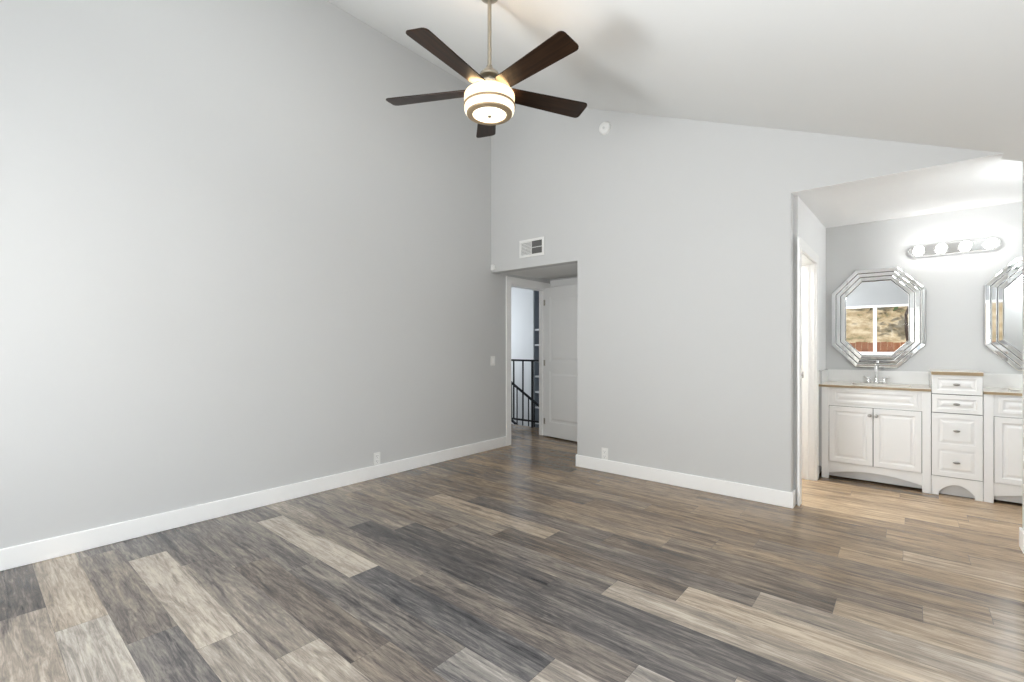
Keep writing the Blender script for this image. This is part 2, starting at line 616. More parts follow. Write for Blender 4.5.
# assumed second rear window near the left wall, unseen, added for its light
w4 = struct(bpy.data.objects.new('window_4_assumed', None)); C.objects.link(w4); w4.location = ((LX0 + LX1) / 2, YR - .06, LZ0)
fr = MB()
fr.box(LX0, LX1, YR - .10, YR - .02, LZ0, LZ0 + .045); fr.box(LX0, LX1, YR - .10, YR - .02, LZ1 - .045, LZ1)
lm = (LX0 + LX1) / 2
for a, b in ((LX0, LX0 + .05), (LX1 - .05, LX1), (lm - .03, lm + .03)):
    fr.box(a, b, YR - .095, YR - .025, LZ0 + .045, LZ1 - .045)
fr.build('window_frame', TRIM, w4, bev=.004)
for a, b in ((LX0 + .05, lm - .03), (lm + .03, LX1 - .05)):
    g = MB(); g.box(a, b, YR - .063, YR - .058, LZ0 + .045, LZ1 - .045); g.build('pane', GLASS, w4)

# assumed patio door in the right wall, unseen, added for its light
pd = struct(bpy.data.objects.new('window_2_assumed', None)); C.objects.link(pd); pd.location = (XR + .06, (PY0 + PY1) / 2, 0)
fr = MB()
pm = (PY0 + PY1) / 2
fr.box(XR + .02, XR + .10, PY0, PY1, 0.0, .05)
fr.box(XR + .02, XR + .10, PY0, PY1, PZ - .05, PZ)
for a in ((PY0, PY0 + .05), (PY1 - .05, PY1), (pm - .035, pm + .035)):
    fr.box(XR + .025, XR + .095, a[0], a[1], .05, PZ - .05)
fr.build('window_frame', TRIM, pd, bev=.004)
for a, b in ((PY0 + .05, pm - .035), (pm + .035, PY1 - .05)):
    g = MB(); g.box(XR + .057, XR + .062, a, b, .05, PZ - .05); g.build('pane', GLASS, pd)

# door recess: soffit, right side wall, back wall
m = MB()
m.prism([(YB + .12, 2.139), (AY + .12, 2.186), (AY + .12, 2.35), (YB + .12, 2.35)], XL, AX + .12, axis='x')
struct(m.build('ceiling_recess', CEIL))
m = MB(); m.box(AX, AX + .12, YB + .12, AY + .12, 0, 2.3); struct(m.build('wall_recess_right', WALL))
m = MB(); m.box(XL, AX, AY, AY + .12, 0, 2.3); struct(m.build('wall_recess_back', WALL))

# doorway casing and jamb on the left wall, in the recess
m = MB()
for x0, x1 in ((XL, XL + .018),):
    m.box(x0, x1, 4.404, 4.492, 0, 2.035)
    m.box(x0, x1, 5.255, 5.335, 0, 2.035)
    m.box(x0, x1, 4.404, AY - .002, 2.035, 2.122)
m.box(XL - .12, XL, 4.47, 4.488, 0, 2.04)
m.box(XL - .12, XL, 5.252, 5.27, 0, 2.04)
m.box(XL - .12, XL, 4.488, 5.252, 2.02, 2.04)
m.box(XL - .085, XL - .05, 4.488, 4.5, 0, 2.02)
m.box(XL - .085, XL - .05, 5.24, 5.252, 0, 2.02)
struct(m.build('trim_1', TRIM, bev=.003))
# casing head on the recess back wall above the open door
m = MB()
m.box(-3.83, -2.63, AY - .02, AY, 2.075, 2.165)
m.box(-2.74, -2.65, AY - .02, AY, 0, 2.075)
struct(m.build('trim_2', TRIM, bev=.003))

# bedroom door leaf, swung open against the recess back wall
dr = struct(bpy.data.objects.new('door_1', None)); C.objects.link(dr)
dr.location = (-3.832, 5.205, 0.016)
dr.rotation_euler = (0, 0, math.radians(-7.0))
DW, DH, DT = 0.735, 2.03, 0.035
lf = MB()
lf.box(0, DW, 0.013, DT - .013, 0, DH)
def leaf_face(y, s):
    # stiles, rails and two raised panels on one face (s = outward direction in y)
    yo = y + s * .008
    st, rl = .105, .13
    zs = [0.0, 0.20, 0.885, 1.02, DH - .13, DH]
    for a in ((0, st, 0, DH), (DW - st, DW, 0, DH), (st, DW - st, zs[0], zs[1]), (st, DW - st, zs[2], zs[3]), (st, DW - st, zs[4], zs[5])):
        lf.box(a[0], a[1], min(y - s * .005, yo), max(y - s * .005, yo), a[2], a[3])
    for z0, z1 in ((zs[1], zs[2]), (zs[3], zs[4])):
        rings = [(.0, y), (.014, y - s * .004), (.05, y + s * .007), (.05, y + s * .007)]
        lf.panel(st, DW - st, z0, z1, rings[:3])
leaf_face(0.008, -1)
leaf_face(DT - .008, 1)
lf.build('door_leaf', DOORP, dr, local=True, bev=0)
for z in (.2, 1.0, 1.83):
    h = MB(); h.tube([(-.004, -.001, z - .04), (-.004, -.001, z + .04)], .0045); h.box(-.004, .02, .0, .002, z - .04, z + .04)
    h.build('hinge', NICKEL, dr, local=True)
for s, y in ((-1, 0.0), (1, DT)):
    k = MB()
    k.lathe([(.03, 0), (.03, s * .006), (.012, s * .01), (.012, s * .03), (.024, s * .04), (.028, s * .052), (.02, s * .064), (.001, s * .067)], (DW - .065, y, .93), 'y', 20)
    k.build('knob', NICKEL, dr, local=True, smooth=SM)

# vanity alcove shell
ax0 = -0.66
m = MB()
DO0, DO1 = 4.30, 5.13
m.box(ax0 - .16, ax0, YB + .12, DO0, 0, 2.55)
m.box(ax0 - .16, ax0, DO1, VY + .12, 0, 2.55)
m.box(ax0 - .16, ax0, DO0, DO1, 2.02, 2.55)
struct(m.build('wall_alcove_left', WHITEWALL))  # whiter than the alcove's back wall
m = MB(); m.box(ax0, XR + .12, VY, VY + .12, 0, 2.6); struct(m.build('wall_alcove_back', WALL))
m = MB(); m.box(XR, XR + .12, YB + .12, VY, 0, 2.55); struct(m.build('wall_alcove_right', WHITEWALL))
m = MB()
m.prism([(YB + .001, 2.4285), (YB + .125, 2.4285), (VY, 2.487), (VY, 2.66), (YB + .125, 2.66), (YB + .125, 2.4305), (YB + .001, 2.4305)], VX - .001, XR, axis='x')
struct(m.build('ceiling_alcove', plain('alcove_ceiling_paint', (0.87, 0.875, 0.875), 0.75, var=.01)))

# casing, jamb and stop of the doorway in the alcove side wall, closet behind
m = MB()
m.box(ax0, ax0 + .018, DO0 - .085, DO0 + .005, 0, 2.015)
m.box(ax0, ax0 + .018, DO1 - .005, DO1 + .095, 0, 2.015)
m.box(ax0, ax0 + .018, DO0 - .085, DO1 + .095, 2.015, 2.10)
m.box(ax0 - .16, ax0, DO0, DO0 + .016, 0, 2.02)
m.box(ax0 - .16, ax0, DO1 - .016, DO1, 0, 2.02)
m.box(ax0 - .16, ax0, DO0 + .016, DO1 - .016, 2.004, 2.02)
m.box(ax0 - .075, ax0 - .045, DO1 - .028, DO1 - .016, 0, 2.004)
struct(m.build('trim_3', TRIM, bev=.003))
sp = thing('strike_plate', (ax0 - .105, DO1 - .018, .975), 'small steel strike plate on the white doorway jamb beside the vanity', 'strike plate')
k = MB(); k.box(ax0 - .125, ax0 - .088, DO1 - .0175, DO1 - .016, .945, 1.005); k.build('plate', CHROME, sp)
k = MB(); k.box(ax0 - .115, ax0 - .098, DO1 - .0185, DO1 - .0175, .965, .988); k.build('latch_hole', DARKPL, sp)
m = MB()
m.box(-2.0, -1.9, 4.255, 6.0, 0, 2.55)
m.box(-1.9, ax0 - .16, 5.9, 6.0, 0, 2.55)
m.box(-2.0, ax0 - .16, 4.255, 6.0, 2.45, 2.55)
struct(m.build('wall_closet', WHITEWALL))

# baseboards (top edge eased)
def bb(name, runs, h=.122):
    m = MB()
    for x0, x1, y0, y1 in runs:
        m.box(x0, x1, y0, y1, 0, h)
    struct(m.build(name, TRIM, bev=.005, seg=2))
bb('baseboard_left', [(XL, XL + .015, YR, 4.404)])
bb('baseboard_back', [(AX - .015, VX + .015, YB - .015, YB), (AX - .015, AX, YB, AY - .02), (VX, VX + .015, YB, YB + .14)])
bb('baseboard_right', [(SX - .015, XR, YB - .015, YB), (SX - .015, SX, YB, YB + .12), (XR - .015, XR, PY1, YB - .015), (XR - .015, XR, YR, PY0)])
bb('baseboard_rear', [(XL + .015, XR - .015, YR, YR + .015)])
bb('baseboard_alcove', [(ax0, ax0 + .012, DO1 + .095, 5.31)], .10)

# ------------------------------------------------------------------ stair hall beyond the doorway
m = MB()
m.box(-7.62, -5.87, 7.6, 7.75, -1.2, 2.6)
m.box(-5.87, -3.97, 7.92, 8.05, -1.2, 2.6)
m.box(-7.62, -7.5, 1.9, 5.8, 0, 2.6)
m.box(-7.62, -7.5, 5.8, 7.2, 0, .85)
m.box(-7.62, -7.5, 5.8, 7.2, 2.15, 2.6)
m.box(-7.62, -7.5, 7.2, 7.6, 0, 2.6)
m.box(-5.885, -5.87, 7.75, 7.92, -1.2, 2.6)
m.box(-3.958, -3.838, 5.48, 8.05, 0, 2.6)
m.box(-7.62, -3.97, 1.9, 2.02, 0, 2.6)
struct(m.build('wall_hall', WHITEWALL))
m = MB(); m.box(-7.62, -3.97, 1.9, 8.05, 2.5, 2.62); struct(m.build('ceiling_hall', CEIL))
hw = struct(bpy.data.objects.new('window_3_assumed', None)); C.objects.link(hw); hw.location = (-7.56, 6.5, .85)  # unseen hall window, assumed from the bluish light there
fr = MB()
fr.box(-7.6, -7.52, 5.8, 7.2, .85, .9); fr.box(-7.6, -7.52, 5.8, 7.2, 2.1, 2.15)
for a in (5.8, 6.475, 7.15):
    fr.box(-7.595, -7.525, a, a + .05, .9, 2.1)
fr.build('window_frame', TRIM, hw, bev=.004)
for a in (5.85, 6.525):
    g = MB(); g.box(-7.563, -7.558, a, a + .625, .9, 2.1); g.build('pane', GLASS, hw)
# stairwell sides and steps going down to the right
m = MB()
m.box(-7.62, -7.5, 6.75, 7.6, -1.2, 0)
m.box(-6.3, -3.9, 5.64, 5.72, -2.6, -.2)
m.box(-3.99, -3.9, 5.72, 7.92, -2.6, -.2)
struct(m.build('wall_stairwell', WHITEWALL))
m = MB()
for i in range(8):
    x = -6.2 + .29 * i
    m.box(x, x + .29, 5.72, 6.75, -2.6, -.18 * (i + 1))
m.box(-7.5, -6.2, 5.72, 6.75, -1.2, 0)
m.box(-7.5, -3.9, 6.75, 7.92, -1.2, -.95)
struct(m.build('floor_stairs', plain('stair_carpet', (.50, .49, .47), .95, var=.1, scale=60)))

# black guard rail along the stairwell
gr = thing('guard_rail', (-4.8, 5.66, 0), 'black metal guard rail with level top along the stairwell edge', 'railing')
RY = 5.66
m = MB(); m.box(-6.2, -3.99, RY - .022, RY + .022, 1.012, 1.040); m.build('top_rail', BLACK, gr, bev=.004)
m = MB(); m.box(-6.2, -3.99, RY - .014, RY + .014, .085, .112); m.build('bottom_rail', BLACK, gr, bev=.003)
x = -4.39 - .187 * 9
while x < -4.0:
    post = abs(x + 4.39) < .01
    w = .014 if post else .009
    m = MB(); m.box(x - w, x + w, RY - w, RY + w, 0.0 if post else .112, 1.012); m.build('post' if post else 'baluster', BLACK, gr)
    x += .187
# sloped stair rail on the far side of the stairs
sr = thing('stair_rail', (-5.3, 6.68, -.3), 'black sloped stair handrail with thin balusters, descending behind the guard rail', 'handrail')
SY = 6.66
def srz(x, up):
    zt = .60 - .59 * (x + 5.72)
    return zt if up else zt - .70
xs = (-6.25, -4.15)
for up, nm in ((1, 'handrail_bar'), (0, 'lower_bar')):
    m = MB()
    a, b = srz(xs[0], up), srz(xs[1], up)
    h = .019
    m.prism([(xs[0], a - h), (xs[1], b - h), (xs[1], b + h), (xs[0], a + h)], SY - .02, SY + .02)
    m.build(nm, BLACK, sr, bev=.004)
x = -6.2
while x < -4.2:
    m = MB(); m.box(x - .008, x + .008, SY - .008, SY + .008, srz(x, 0), srz(x, 1)); m.build('baluster', BLACK, sr)
    x += .135

# built-in bookcase in the hall
bc = thing('bookcase', (-5.2, 7.76, -.95), 'tall grey bookcase with white shelves beyond the black stair railing', 'bookcase')
m = MB(); m.box(-5.865, -4.7, 7.895, 7.915, -.95, 2.45); m.build('back_panel', SHELFB, bc)
for a in (-5.865, -4.72):
    m = MB(); m.box(a, a + .02, 7.62, 7.895, -.95, 2.45); m.build('side_panel', SHELFB, bc)
for z in (-.93, -.64, -.33, -.01, .306, .625, .943, 1.271, 1.584, 2.42):
    m = MB(); m.box(-5.845, -4.72, 7.625, 7.895, z - .018, z + .018); m.build('shelf', SHELFP, bc, bev=.002)

# ------------------------------------------------------------------ ceiling fan
FX, FY = -2.023, 2.165
fz = zc(FX)
fan = thing('ceiling_fan', (FX, FY, fz), 'ceiling fan with five dark walnut blades and a lit drum lamp on a nickel rod', 'ceiling fan')
m = MB(); m.lathe([(.001, 3.53), (.062, 3.53), (.062, 3.475), (.055, 3.452), (.03, 3.438), (.014, 3.434)], (FX, FY, 0)); m.build('canopy', NICKEL, fan, smooth=SM)
m = MB(); m.lathe([(.0125, 3.44), (.0125, 2.99)], (FX, FY, 0), seg=20); m.build('downrod', NICKEL, fan, smooth=SM)
m = MB()
m.lathe([(.0126, 3.025), (.018, 3.022), (.022, 3.004), (.036, 2.992), (.058, 2.972), (.065, 2.958), (.064, 2.950), (.058, 2.946), (.03, 2.944), (.029, 2.90), (.05, 2.893), (.105, 2.89), (.11, 2.882), (.108, 2.872), (.03, 2.868)], (FX, FY, 0), seg=40)
m.build('motor_housing', NICKEL, fan, smooth=SM)


def blade(k):
    A = math.radians(63.5 + 72 * k)
    tl = -0.026 * math.cos(A - math.radians(313))
    D = Vector((math.cos(A), math.sin(A), tl)).normalized(); T = Vector((-math.sin(A), math.cos(A), 0))
    p = math.radians(-12)
    U = T * math.cos(p) + Vector((0, 0, math.sin(p)))
    Nn = D.cross(U).normalized()
    c = Vector((FX, FY, 2.866))
    r0, r1, w0, w1, rc = .115, .69, .058, .076, .028
    out = [(r0, -w0 * .8), (r0 + .02, -w0)]
    out += [(r1 - rc, -w1)] + [(r1 - rc + rc * math.sin(a), -w1 + rc - rc * math.cos(a)) for a in (PI / 6, PI / 3, PI / 2)]
    out += [(r1, w1 - rc)] + [(r1 - rc + rc * math.cos(a), w1 - rc + rc * math.sin(a)) for a in (PI / 6, PI / 3, PI / 2)]
    out += [(r0 + .02, w0), (r0, w0 * .8)]
    m = MB()
    m.loops([[tuple(c + D * a + U * b + Nn * h) for a, b in out] for h in (-.004, .004)])
    m.uv = lambda co: ((Vector((co.x, co.y, co.z)) - c).dot(D) + k, (Vector((co.x, co.y, co.z)) - c).dot(U))
    o = m.build('blade', BLADE, fan, bev=.0015)
    b = MB()
    ol = [(.06, -.02), (.15, -.034), (.20, -.03), (.21, 0), (.20, .03), (.15, .034), (.06, .02)]
    b.loops([[tuple(c + D * a + U * q + Nn * h) for a, q in ol] for h in (.0045, .010)])
    b.build('blade_bracket', NICKEL, o)


for k in range(5):
    blade(k)
lk = MB(); lk.lathe([(.146, 2.845), (.153, 2.842), (.159, 2.832), (.160, 2.812), (.159, 2.770), (.154, 2.770), (.154, 2.832), (.146, 2.840)], (FX, FY, 0), seg=48, ring=True); lk.build('lamp_shade', GLOW, fan, smooth=SM)
lk = MB(); lk.lathe([(.148, 2.8425), (.12, 2.847), (.105, 2.848), (.105, 2.844), (.12, 2.843), (.147, 2.839)], (FX, FY, 0), seg=48, ring=True); lk.build('shade_top', GLOWT, fan, smooth=SM)
lk = MB(); lk.lathe([(.152, 2.772), (.1635, 2.771), (.164, 2.760), (.152, 2.759)], (FX, FY, 0), seg=48, ring=True); lk.build('shade_ring', BRONZE, fan, smooth=SM)
lk = MB(); lk.lathe([(.153, 2.761), (.158, 2.761), (.1575, 2.738), (.153, 2.725), (.142, 2.717), (.136, 2.719), (.147, 2.728), (.152, 2.740)], (FX, FY, 0), seg=48, ring=True); lk.build('lower_shade', GLOWL, fan, smooth=SM)
lk = MB(); lk.lathe([(.136, 2.722), (.145, 2.719), (.143, 2.712), (.130, 2.707), (.108, 2.7075), (.106, 2.714), (.12, 2.72)], (FX, FY, 0), seg=48, ring=True); lk.build('bottom_rim', BRONZE, fan, smooth=SM)
lk = MB(); lk.lathe([(.118, 2.721), (.108, 2.7125), (.06, 2.707), (.001, 2.705)], (FX, FY, 0), seg=48); bg_ = lk.build('bottom_glass', GLOWB, fan, smooth=SM)
lk = MB(); lk.lathe([(.013, 2.707), (.013, 2.699), (.007, 2.695), (.001, 2.694)], (FX, FY, 0), seg=16); lk.build('finial', NICKEL, fan, smooth=SM)

# ------------------------------------------------------------------ small wall fittings
# air vent above the recess
vt = thing('air_vent', (-3.21, YB, 2.35), 'white louvred air vent on the back wall above the door recess', 'air vent')
vx0, vx1, vz0, vz1 = -3.387, -3.040, 2.250, 2.449
m = MB()
w = .028
m.box(vx0, vx1, YB - .012, YB, vz0, vz0 + w); m.box(vx0, vx1, YB - .012, YB, vz1 - w, vz1)
m.box(vx0, vx0 + w, YB - .012, YB, vz0 + w, vz1 - w); m.box(vx1 - w, vx1, YB - .012, YB, vz0 + w, vz1 - w)
m.build('vent_frame', PLASTIC, vt, bev=.003)
m = MB(); m.box(vx0 + w, vx1 - w, YB - .002, YB, vz0 + w, vz1 - w); m.build('duct_back', VENTDK, vt)
xm = (vx0 + vx1) / 2 + .0
m = MB(); m.box(xm - .004, xm + .004, YB - .012, YB - .002, vz0 + w, vz1 - w); m.box(vx0 + w, vx1 - w, YB - .011, YB - .003, 2.345, 2.352); m.build('divider', PLASTIC, vt)
m = MB()
n = 9
for i in range(n):
    z = vz0 + w + (vz1 - vz0 - 2 * w) * (i + .5) / n
    m.add([(vx0 + w, YB - .011, z - .0065), (xm - .004, YB - .011, z - .0065), (xm - .004, YB - .003, z + .0065), (vx0 + w, YB - .003, z + .0065),
           (vx0 + w, YB - .0115, z - .0055), (xm - .004, YB - .0115, z - .0055), (xm - .004, YB - .0035, z + .0075), (vx0 + w, YB - .0035, z + .0075)],
          [(0, 1, 2, 3), (7, 6, 5, 4), (0, 4, 5, 1), (1, 5, 6, 2), (2, 6, 7, 3), (3, 7, 4, 0)])
m.build('louvre_panel', PLASTIC, vt)
m = MB()
n = 9
for i in range(n):
    xx = xm + .004 + (vx1 - w - xm - .004) * (i + .5) / n
    m.add([(xx - .005, YB - .011, vz0 + w), (xx - .0042, YB - .0115, vz0 + w), (xx + .005, YB - .003, vz0 + w), (xx + .0042, YB - .0025, vz0 + w),
           (xx - .005, YB - .011, vz1 - w), (xx - .0042, YB - .0115, vz1 - w), (xx + .005, YB - .003, vz1 - w), (xx + .0042, YB - .0025, vz1 - w)],
          [(0, 1, 2, 3), (7, 6, 5, 4), (0, 4, 5, 1), (1, 5, 6, 2), (2, 6, 7, 3), (3, 7, 4, 0)])
m.build('louvre_panel', VENTDK, vt)

# round detector high on the back wall
sd = thing('smoke_detector', (-2.292, YB, 3.407), 'round white smoke detector high on the back wall', 'smoke detector')
m = MB(); m.lathe([(.062, 0), (.062, -.012), (.058, -.026), (.05, -.032), (.02, -.034), (.001, -.034)], (-2.292, YB, 3.407), 'y', 36); m.build('cover', PLASTIC, sd, smooth=SM)
m = MB(); m.lathe([(.013, -.033), (.013, -.037), (.001, -.038)], (-2.292, YB, 3.402), 'y', 18); m.build('test_button', plain('grey_button', (.55, .55, .54), .5), sd, smooth=SM)

# small sensor in the corner above the recess
mo = thing('motion_sensor', (-3.795, YB, 2.19), 'tiny white sensor box in the corner above the door recess', 'sensor')
m = MB(); m.box(-3.822, -3.768, YB - .028, YB, 2.155, 2.225); m.build('housing', PLASTIC, mo, bev=.006)
m = MB(); m.box(-3.81, -3.78, YB - .031, YB - .028, 2.165, 2.19); m.build('lens', TRIM, mo, bev=.001)


def outlet(loc, axis, label):
    o = thing('wall_outlet', loc, label, 'outlet', 'white wall outlets low on the bedroom walls')
    def bx(m, a0, a1, d0, d1, z0, z1):
        if axis == 'y':
            m.box(loc[0] + a0, loc[0] + a1, loc[1] - d1, loc[1] - d0, loc[2] + z0, loc[2] + z1)
        else:
            m.box(loc[0] + d0, loc[0] + d1, loc[1] + a0, loc[1] + a1, loc[2] + z0, loc[2] + z1)
    m = MB(); bx(m, -.036, .036, 0, .006, -.058, .058); m.build('cover_plate', PLASTIC, o, bev=.003)
    for s in (-1, 1):
        m = MB(); bx(m, -.018, .018, .006, .0085, s * .024 - .017, s * .024 + .017); r = m.build('socket', TRIM, o, bev=.002)
        m = MB(); bx(m, -.009, -.006, .0085, .009, s * .024 - .004, s * .024 + .009); bx(m, .006, .009, .0085, .009, s * .024 - .004, s * .024 + .009); bx(m, -.003, .003, .0085, .009, s * .024 - .013, s * .024 - .008)
        m.build('slot', DARKPL, r)
    return o


outlet((-2.296, YB, .178), 'y', 'white outlet above the back wall baseboard, near the door recess')
outlet((XL, 2.545, .182), 'x', 'white outlet above the baseboard of the long left wall')
sw = thing('light_switch', (XL, 4.165, 1.07), 'white rocker light switch on the left wall beside the door casing', 'light switch')
m = MB(); m.box(XL, XL + .006, 4.127, 4.203, 1.012, 1.128); m.build('cover_plate', PLASTIC, sw, bev=.003)
m = MB(); m.box(XL + .006, XL + .011, 4.149, 4.181, 1.036, 1.104); m.build('rocker', TRIM, sw, bev=.002)
s2 = thing('light_switch', (ax0, 5.30, 1.10), 'white light switch in the vanity alcove above the end of the counter', 'light switch')
m = MB(); m.box(ax0, ax0 + .006, 5.262, 5.338, 1.05, 1.166); m.build('cover_plate', PLASTIC, s2, bev=.003)
m = MB(); m.box(ax0 + .006, ax0 + .011, 5.284, 5.316, 1.074, 1.142); m.build('rocker', TRIM, s2, bev=.002)

# ------------------------------------------------------------------ vanity
V = 5.31               # front plane of the face frames
TH = .02


def front(x0, x1, z0, z1, y=V - .012, fw=.042):
    m = MB()
    m.panel(x0, x1, z0, z1, [(0, y + TH), (0, y + .002), (.002, y), (fw, y), (fw + .006, y + .007), (fw + .016, y + .008), (fw + .034, y + .002), (fw + .036, y + .002)])
    return m


def arch(x0, x1, z0, z1, foot, end, rise, y0, y1, n=14):
    # apron board with an arched lower edge
    pts = [(x0, z1), (x0, z0), (x0 + foot, z0)]
    for i in range(n + 1):
        u = i / n
        xx = x0 + foot + (x1 - x0 - 2 * foot) * u
        pts.append((xx, z0 + end + rise * (1 - (2 * u - 1) ** 2)))
    pts += [(x1 - foot, z0), (x1, z0), (x1, z1)]
    m = MB()
    m.prism(pts, y0, y1)
    return m


def knob(par, x, z, y=V - .012):
    m = MB()
    m.lathe([(.005, 0), (.005, -.010), (.013, -.014), (.0155, -.020), (.012, -.026), (.001, -.028)], (x, y, z), 'y', 18)
    return m.build('knob', KNOBM, par, smooth=SM)


def cup_pull(par, x, z, y=V - .006):
    m = MB()
    m.sphere((x, y - .010, z), .022, 18, 10, (1.0, .55, .48))
    m.lathe([(.006, 0), (.006, -.006)], (x, y, z), 'y', 10)
    return m.build('handle', KNOBM, par, smooth=SM)


def sink_cabinet(x0, x1, label, filler):
    # x0, x1: outer edges of the face frame
    c = thing('vanity_cabinet', ((x0 + x1) / 2, 5.6, 0), label, 'cabinet', 'white vanity cabinets in the alcove')
    b = MB()
    b.box(x0 + .002, x0 + .02, V + .02, VY - .002, .0, .86); b.box(x1 - .02, x1 - .002, V + .02, VY - .002, .0, .86)
    b.box(x0 + .02, x1 - .02, V + .02, VY - .002, .12, .138); b.box(x0 + .02, x1 - .02, VY - .012, VY - .002, .138, .84)
    b.build('carcass', CAB, c)
    ff = MB()
    pw = .060 if filler else .048
    lw = .056
    ff.box(x0, x0 + lw, V - .014, V + .02, 0, .862)
    ff.box(x1 - lw, x1, V - .014, V + .02, 0, .862)
    ff.box(x0 + lw, x1 - lw, V, V + .02, .688, .862)
    ff.box(x0 + lw, x1 - lw, V, V + .02, .148, .160)
    ff.build('face_frame', CAB, c, bev=.002)
    if filler:
        f2 = MB(); f2.box(ax0 + .001, x0, V + .001, V + .02, .1, 1.015); f2.build('filler_strip', FILL, c)
    front(x0 + lw + .03, x1 - lw - .03, .715, .842, V - .010, .022).build('false_drawer', CAB, c)
    xm = (x0 + x1) / 2
    a, bb_ = x0 + lw + .004, x1 - lw - .004
    for s, (p, q) in ((1, (a, xm - .003)), (-1, (xm + .003, bb_))):
        d = front(p, q, .164, .684).build('door', CAB, c)
        knob(d, (q - .021) if s > 0 else (p + .021), .622)
    gapm = MB(); gapm.box(x0 + lw, x1 - lw, V + .009, V + .012, .160, .688); gapm.build('door_reveal', DARKPL, c)
    arch(x0 + lw - .002, x1 - lw + .002, .052, .15, .0, .0, .048, V, V + .02).build('apron', CAB, c)
    t = MB(); t.box(x0 + .01, x1 - .01, V + .036, V + .05, .020, .15); t.build('toe_board', TOE, c)
    return c


sink_cabinet(-.628, .148, 'white two-door vanity cabinet under the chrome faucet, left of the drawer tower', True)
sink_cabinet(.462, 1.238, 'white vanity cabinet right of the drawer tower, cut by the frame edge', False)

# drawer tower
tw = thing('drawer_tower', (.305, 5.6, 0), 'taller white vanity drawer unit with four small pulls between the two cabinets', 'drawer unit')
tx0, tx1 = .1505, .4595
b = MB(); b.box(tx0, tx1, V + .02, VY - .002, .12, 1.012); b.build('carcass', CAB, tw)
ff = MB(); ff.box(tx0, tx1, V + .002, V + .02, .15, 1.012); ff.build('face_frame', DARKPL, tw)
for z0, z1 in ((.848, 1.010), (.692, .842)):
    d = front(tx0 + .002, tx1 - .002, z0, z1, V - .012, .034).build('drawer', CAB, tw)
    cup_pull(d, (tx0 + tx1) / 2, (z0 + z1) / 2, V - .010)
# deep front with two panels, two pulls
z0, z1, zm = .162, .686, .412
d = MB()
d.box(tx0 + .002, tx1 - .002, V - .004, V + .012, z0, z1)
y = V - .012
d.box(tx0 + .002, tx0 + .042, y, V - .004, z0, z1); d.box(tx1 - .042, tx1 - .002, y, V - .004, z0, z1)
for a, bz in ((z0, z0 + .04), (zm - .024, zm + .024), (z1 - .04, z1)):
    d.box(tx0 + .042, tx1 - .042, y, V - .004, a, bz)
for a, bz in ((z0 + .04, zm - .024), (zm + .024, z1 - .04)):
    d.panel(tx0 + .042, tx1 - .042, a, bz, [(0, V - .004), (.012, V - .005), (.03, V - .010), (.032, V - .010)])
d = d.build('deep_drawer', CAB, tw)
for zz in (.548, .286):
    cup_pull(d, (tx0 + tx1) / 2, zz, V - .010)
arch(tx0, tx1, .0, .156, .046, .028, .072, V - .008, V + .014).build('apron', CAB, tw)
t = MB(); t.box(tx0 + .005, tx1 - .005, V + .034, V + .046, .004, .15); t.build('toe_board', TOE, tw)

# worktops
def worktop(x0, x1, label, side):
    c = thing('countertop', ((x0 + x1) / 2, 5.58, .862), label, 'countertop', 'cream stone vanity tops')
    bx0, bx1 = (x0 + x1) / 2 - .235, (x0 + x1) / 2 + .235
    if side:
        bx0, bx1 = -.42, .02
    by0, by1 = 5.40, 5.70
    m = MB()
    zt, zb = .884, .862
    y0 = V - .022
    m.box(x0, bx0, y0 + .006, VY - .002, zb, zt); m.box(bx1, x1, y0 + .006, VY - .002, zb, zt)
    m.box(bx0, bx1, y0 + .006, by0, zb, zt); m.box(bx0, bx1, by1, VY - .002, zb, zt)
    m.build('slab', STONE, c)
    e = MB(); e.box(x0, x1, y0, y0 + .006, zb, zt - .002); e.build('edge_band', TAN, c)
    s = MB()
    n = 20
    def ov(k, z):
        return [((bx0 + bx1) / 2 + k * (bx1 - bx0) / 2 * math.copysign(abs(math.cos(2 * PI * i / 28)) ** .6, math.cos(2 * PI * i / 28)),
                 (by0 + by1) / 2 + k * (by1 - by0) / 2 * math.copysign(abs(math.sin(2 * PI * i / 28)) ** .6, math.sin(2 * PI * i / 28)), z) for i in range(28)]
    s.loops([ov(1.04, zb - .001), ov(1.04, zb - .13), ov(.5, zb - .15), ov(.45, zb - .14), ov(.92, zb - .12), ov(1.0, zb - .001)], False, False)
    s.build('basin', PORC, c, smooth=SM)
    k = MB(); k.box(x0, x1, VY - .022, VY - .002, zt, 1.005); k.build('backsplash', TILE, c, bev=.002)
    if side:
        k = MB(); k.box(x0, x0 + .02, V - .005, VY - .022, zt, 1.005); k.build('side_splash', TILE, c, bev=.002)
    return c


worktop(ax0 + .001, .149, 'cream stone countertop with tan edge under the chrome faucet and whole mirror', True)
worktop(.461, XR - .002, 'cream stone countertop with tan edge right of the drawer tower', False)
tt = thing('countertop', (.305, 5.58, 1.012), 'small raised tan-edged stone top on the drawer tower', 'countertop', 'cream stone vanity tops')
m = MB(); m.box(.149, .461, V - .018, VY - .003, 1.0125, 1.034); m.build('slab', STONE, tt)
m = MB(); m.box(.149, .461, V - .024, V - .018, 1.006, 1.033); m.build('edge_band', TAN, tt)

